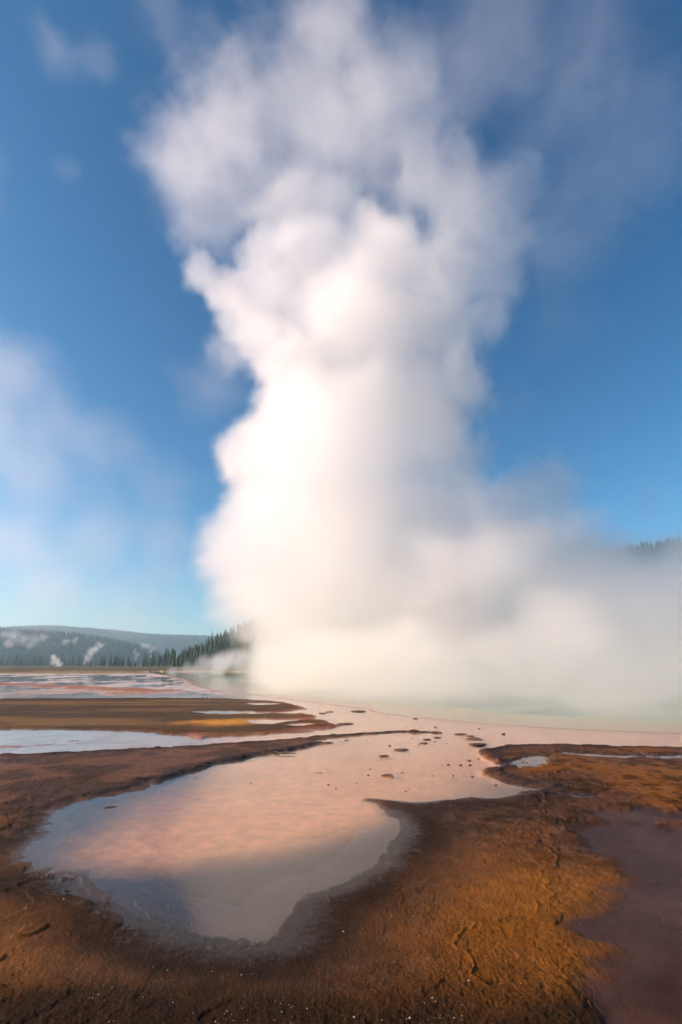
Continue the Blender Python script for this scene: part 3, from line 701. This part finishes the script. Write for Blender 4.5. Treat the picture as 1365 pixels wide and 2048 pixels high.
# ------------------------------------------------------------------ steam
def steam_mat(name, dens, aniso=.6):
    m, N, L = material(name)
    out = N.new('ShaderNodeOutputMaterial'); pv = N.new('ShaderNodeVolumePrincipled')
    pv.inputs['Color'].default_value = (.995, .995, .995, 1); pv.inputs['Density'].default_value = dens; pv.inputs['Anisotropy'].default_value = aniso
    pv.inputs['Density Attribute'].default_value = 'density'
    L.new(pv.outputs[0], out.inputs['Volume'])
    return m
m_steam = steam_mat('steam', 1.0)
def steam(name, layers, voxel, label, category, group=None, warp=(6.0, 22.0, 2.2, 6.0), pad=1.25, floor=None):
    """layers: list of (puffs[(centre, radius)], peak density, noise amount, edge width, noise scale)"""
    lo = Vector((1e9,) * 3); hi = Vector((-1e9,) * 3)
    for L_ in layers:
        for c, r_ in L_[0]:
            for k in range(3):
                lo[k] = min(lo[k], c[k] - r_ * pad); hi[k] = max(hi[k], c[k] + r_ * pad)
    lo.z = max(lo.z, .02)
    ng = bpy.data.node_groups.new(name, 'GeometryNodeTree')
    ng.interface.new_socket('Geometry', in_out='INPUT', socket_type='NodeSocketGeometry')
    ng.interface.new_socket('Geometry', in_out='OUTPUT', socket_type='NodeSocketGeometry')
    N, L = ng.nodes, ng.links
    def math_(op, a, b_=None, c=None):
        n = N.new('ShaderNodeMath'); n.operation = op
        for i, q in enumerate((a, b_, c)):
            if q is None: continue
            if hasattr(q, 'is_linked'): L.new(q, n.inputs[i])
            else: n.inputs[i].default_value = q
        return n.outputs[0]
    def vmath(op, a, b_=None, sc=None):
        n = N.new('ShaderNodeVectorMath'); n.operation = op
        for i, q in enumerate((a, b_)):
            if q is None: continue
            if hasattr(q, 'is_linked'): L.new(q, n.inputs[i])
            else: n.inputs[i].default_value = q
        if sc is not None: n.inputs['Scale'].default_value = sc
        return n.outputs['Value'] if op == 'DISTANCE' else n.outputs[0]
    def noise(vec, size, det, rough=.55, colour=False):
        n = N.new('ShaderNodeTexNoise'); n.inputs['Scale'].default_value = 1.0 / size; n.inputs['Detail'].default_value = det; n.inputs['Roughness'].default_value = rough
        L.new(vec, n.inputs['Vector']); return n.outputs['Color'] if colour else n.outputs[0]
    pos = N.new('GeometryNodeInputPosition').outputs[0]
    w1 = vmath('SCALE', vmath('SUBTRACT', noise(pos, warp[1], 1, .5, True), (.5, .5, .5)), sc=warp[0] * 2)
    p1 = vmath('ADD', pos, w1)
    w2 = vmath('SCALE', vmath('SUBTRACT', noise(p1, warp[3], 4, .58, True), (.5, .5, .5)), sc=warp[2] * 2)
    p2 = vmath('ADD', p1, w2)
    w3 = vmath('SCALE', vmath('SUBTRACT', noise(p2, warp[3] * .33, 2, .6, True), (.5, .5, .5)), sc=warp[2] * 1.2)
    p2 = vmath('ADD', p2, w3)
    total = None
    for puffs, dens, namt, edge, nsize in layers:
        acc = None
        for c, r_ in puffs:
            q = math_('MULTIPLY_ADD', vmath('DISTANCE', p2, tuple(c)), -1.0 / r_, 1.0)
            acc = q if acc is None else math_('MAXIMUM', acc, q)
        nz = noise(p2, nsize, 6, .72)
        f = math_('MULTIPLY_ADD', nz, namt * 2, math_('SUBTRACT', acc, namt))
        mr = N.new('ShaderNodeMapRange'); mr.interpolation_type = 'SMOOTHSTEP'
        L.new(f, mr.inputs[0]); mr.inputs[1].default_value = 0; mr.inputs[2].default_value = edge; mr.inputs[3].default_value = 0; mr.inputs[4].default_value = dens
        total = mr.outputs[0] if total is None else math_('ADD', total, mr.outputs[0])
    vc = N.new('GeometryNodeVolumeCube')
    L.new(total, vc.inputs['Density']); vc.inputs['Min'].default_value = lo; vc.inputs['Max'].default_value = hi
    for k, ax in enumerate('XYZ'): vc.inputs['Resolution ' + ax].default_value = max(4, int((hi[k] - lo[k]) / voxel))
    sm = N.new('GeometryNodeSetMaterial'); sm.inputs['Material'].default_value = m_steam
    go = N.new('NodeGroupOutput'); L.new(vc.outputs[0], sm.inputs[0]); L.new(sm.outputs[0], go.inputs[0])
    vd = bpy.data.volumes.new(name); vd.materials.append(m_steam)
    vd.render.step_size = 0
    o = bpy.data.objects.new(name, vd); col.objects.link(o)
    md = o.modifiers.new('steam', 'NODES'); md.node_group = ng
    tag(o, label, category, group)
    print(name, lo[:], hi[:], [int((hi[k] - lo[k]) / voxel) for k in range(3)])
    return o
def puffs(lst, D, jit=0.0, seed=1):
    r = random.Random(seed); o = []
    for q in lst:
        u, v, rp = q[:3]; d = D + r.uniform(-jit, jit) + (q[3] if len(q) > 3 else 0)
        c = at(u, v, d); o.append((c, rp * px(d, c.z)))
    return o
DENSE = [(560, 705, 85), (500, 640, 70), (610, 750, 95), (560, 1310, 90), (700, 1290, 170), (850, 1300, 150), (560, 1190, 110), (700, 1150, 200), (850, 1160, 160), (540, 1070, 120), (700, 1020, 200), (840, 1030, 140), (500, 950, 95), (620, 900, 150), (760, 880, 165), (870, 880, 80), (600, 800, 95), (720, 760, 150), (860, 780, 105), (915, 745, 60), (700, 640, 130), (820, 640, 150), (560, 600, 100), (480, 575, 80), (400, 540, 52), (620, 540, 110), (760, 520, 125), (870, 520, 110), (520, 500, 70), (740, 460, 65), (525, 670, 60)]
MED = [(960, 560, 100), (950, 660, 75), (930, 400, 130), (850, 370, 90), (1020, 380, 75), (1000, 480, 90), (660, 430, 100), (930, 880, 70), (480, 720, 60), (960, 780, 60), (560, 420, 90),
       (1050, 1060, 110), (1070, 975, 95), (990, 990, 100), (1140, 1070, 90), (1000, 1080, 110), (1230, 1110, 70), (1330, 1130, 60)]
TORN = [(360, 290, 110), (470, 240, 150), (590, 190, 160), (660, 90, 130), (710, 230, 150), (620, 320, 160), (450, 370, 120), (560, 420, 110), (750, 340, 120), (800, 180, 120), (850, 280, 110), (400, 440, 90)]
FOG = [(960, 1200, 190, -4), (1040, 1110, 120, -10), (1120, 1220, 130, -14), (1210, 1250, 140, -14), (1330, 1260, 130, -14), (1450, 1280, 165, -14), (1620, 1280, 175, -14), (960, 1330, 120), (1080, 1335, 110, -8), (1200, 1340, 100, -8), (1340, 1345, 100, -8), (1500, 1345, 100), (1700, 1345, 110),
       (1080, 1180, 170, 16), (1020, 1130, 140, -12), (1180, 1220, 150, 18), (1000, 1280, 170, -12), (1300, 1230, 140, 20), (1420, 1200, 150, 18), (1150, 1290, 130, -18), (1300, 1300, 120, -20), (1450, 1290, 140, -20), (1150, 1150, 100, -6), (1250, 1180, 100, -6),
       (600, 1300, 130, 30), (800, 1290, 150, 40), (1000, 1280, 140, 40), (1200, 1275, 130, 45), (1400, 1270, 130, 40), (525, 1315, 55, 40), (470, 1335, 34, 45), (440, 1340, 28, 50), (345, 1347, 16, 60), (375, 1346, 20, 58), (400, 1344, 26, 52), (430, 1346, 34, 42), (400, 1356, 18, 25), (455, 1366, 26, 5), (500, 1340, 45, 30)]
for D_, us, v_, r_ in ((24, (760, 860, 970, 1080), 1395, 110), (31, (600, 680, 770), 1385, 90), (18.5, (1180, 1300, 1440, 1600, 1800), 1412, 120), (22, (1080, 1230, 1400, 1600, 1850), 1400, 120), (28, (800, 930, 1070, 1220, 1380, 1560, 1750), 1390, 130), (36, (620, 740, 860, 1000, 1150, 1320, 1500, 1700), 1370, 120), (46, (560, 680, 800, 950, 1120, 1300, 1480), 1350, 110)):
    FOG += [(u_, v_, r_, D_ - 60) for u_ in us]
THIN = [(640, 60, 90), (800, 120, 120), (900, 170, 150), (1000, 70, 200), (1150, 130, 180), (1060, 300, 120), (1150, 450, 150), (1120, 650, 100), (1010, 800, 70), (430, 790, 100), (460, 760, 70), (1250, 320, 190), (1090, 540, 110), (1220, 1080, 100), (1330, 1030, 100), (1120, 960, 80), (1260, 1150, 100), (1400, 1150, 150), (420, 420, 120), (340, 330, 80), (700, 1330, 260), (1150, 1380, 200), (950, 1390, 150), (470, 1335, 60), (430, 1340, 40)]
D0 = 64
low = lambda q: (q[1] > 900 and q[0] > 900) or q[1] > 1300
steam('steam_plume', [
    (puffs(DENSE, D0, 5, 1), .20, .62, .36, 5.5),
    (puffs([q for q in MED if not low(q)], D0 + 2, 7, 2), .10, .75, .6, 6.0),
    (puffs(TORN, D0 + 3, 8, 6), .055, 1.0, .8, 8.0),
    (puffs([q for q in THIN if not low(q)], D0 + 2, 10, 3), .016, .85, .9, 9.0)], .55,
    'towering white column of steam rising off the hot spring', 'steam')
steam('steam_bank', [
    (puffs([q for q in MED if low(q)], D0 - 6, 6, 2), .15, .7, .6, 6.0),
    (puffs(FOG, D0 + 2, 3, 4), .22, .26, .6, 8.0),
    (puffs([q for q in THIN if low(q)], D0 + 2, 10, 3), .016, .85, .9, 9.0)], .62,
    'low grey-white bank of steam spread over the spring to the wooded ridge', 'steam')
steam('drifting_steam_and_glow', [(puffs([(20, 760, 110), (-40, 840, 140), (90, 830, 110), (-60, 700, 110), (180, 900, 110), (60, 940, 130), (320, 960, 90), (60, 1080, 120), (200, 1060, 110), (330, 1100, 90), (120, 1180, 90), (280, 1200, 80)], 105, 6, 11), .018, .5, .9, 9.0),
    (puffs([(-60, 1160, 120), (80, 1190, 110), (220, 1190, 110), (340, 1180, 100), (20, 1100, 110), (180, 1110, 110), (320, 1060, 90)], 118, 6, 14), .016, .4, .9, 12.0),  # low veils added to stand in for pale sky glow at the left horizon
    (puffs([(-30, 330, 60), (-20, 400, 50), (100, 90, 60), (140, 330, 40), (330, 30, 80), (420, 60, 60), (200, 120, 60)], 95, 6, 12), .012, .9, .9, 6.0)], 1.3,
    'thin torn veil of steam drifting left of the great column, low veil added as horizon glow', 'steam')
VENTS = [([(117, 1330, 8), (112, 1322, 10), (109, 1316, 8), (122, 1330, 7), (104, 1312, 6)], 440, .22, 'small white steam jet rising from the flats before the tree belt'),
         ([(170, 1324, 6), (175, 1315, 9), (183, 1306, 11), (190, 1298, 10), (182, 1312, 9), (200, 1290, 9)], 760, .09, 'leaning steam jet rising at the left end of the dark clump'),
         ([(272, 1318, 5), (275, 1310, 7), (270, 1303, 6)], 700, .08, 'slim steam wisp rising behind the middle of the dark clump'),
         ([(303, 1312, 5), (302, 1302, 7), (297, 1294, 9), (287, 1290, 8), (308, 1296, 6)], 720, .08, 'steam wisp curling above the right end of the dark clump'),
         ([(12, 1268, 14), (30, 1272, 16), (48, 1280, 15), (70, 1281, 14), (85, 1276, 12), (60, 1290, 12), (20, 1286, 14), (130, 1284, 10), (150, 1280, 9)], 1150, .03, 'broken bank of steam hanging before the hazy wooded hill')]
for lst, D_, dn, lab in VENTS:
    k_ = D_ / 967.0
    steam('steam_vent', [(puffs(lst, D_, 1, 5), dn, .8, .9, 8 * k_)], 1.1 * k_, lab, 'steam', None, (6 * k_, 13 * k_, 4 * k_, 6 * k_))
steam('ground_mist', [(puffs([(60, 1355, 14, -20), (150, 1350, 16), (240, 1349, 16, 15), (300, 1356, 16, -10), (345, 1347, 14, 20), (390, 1350, 16, 10), (420, 1355, 22), (-40, 1352, 18)], 100, 3, 21), .03, .35, .8, 3.0)], .6,
    'low veil of mist trailing over the far runoff channels', 'steam', None, (1.2, 7, .6, 2.5))

# ------------------------------------------------------------------ thin smoky air over the whole basin
hz = [(-6000, -200, -40), (7000, -200, -40), (7000, 4200, -40), (-6000, 4200, -40), (-6000, -200, 235), (7000, -200, 235), (7000, 4200, 235), (-6000, 4200, 235)]
m_haze, N, L = material('haze')
out = N.new('ShaderNodeOutputMaterial'); pv = N.new('ShaderNodeVolumePrincipled')
pv.inputs['Color'].default_value = (.52, .80, 1.0, 1); pv.inputs['Density'].default_value = .00021; pv.inputs['Anisotropy'].default_value = .2
L.new(pv.outputs[0], out.inputs['Volume'])
haze = mesh_obj('haze', hz, [(0, 3, 2, 1), (4, 5, 6, 7), (0, 1, 5, 4), (1, 2, 6, 5), (2, 3, 7, 6), (3, 0, 4, 7)], m_haze)
tag(haze, 'thin pale morning haze lying over the whole basin', kind='stuff')
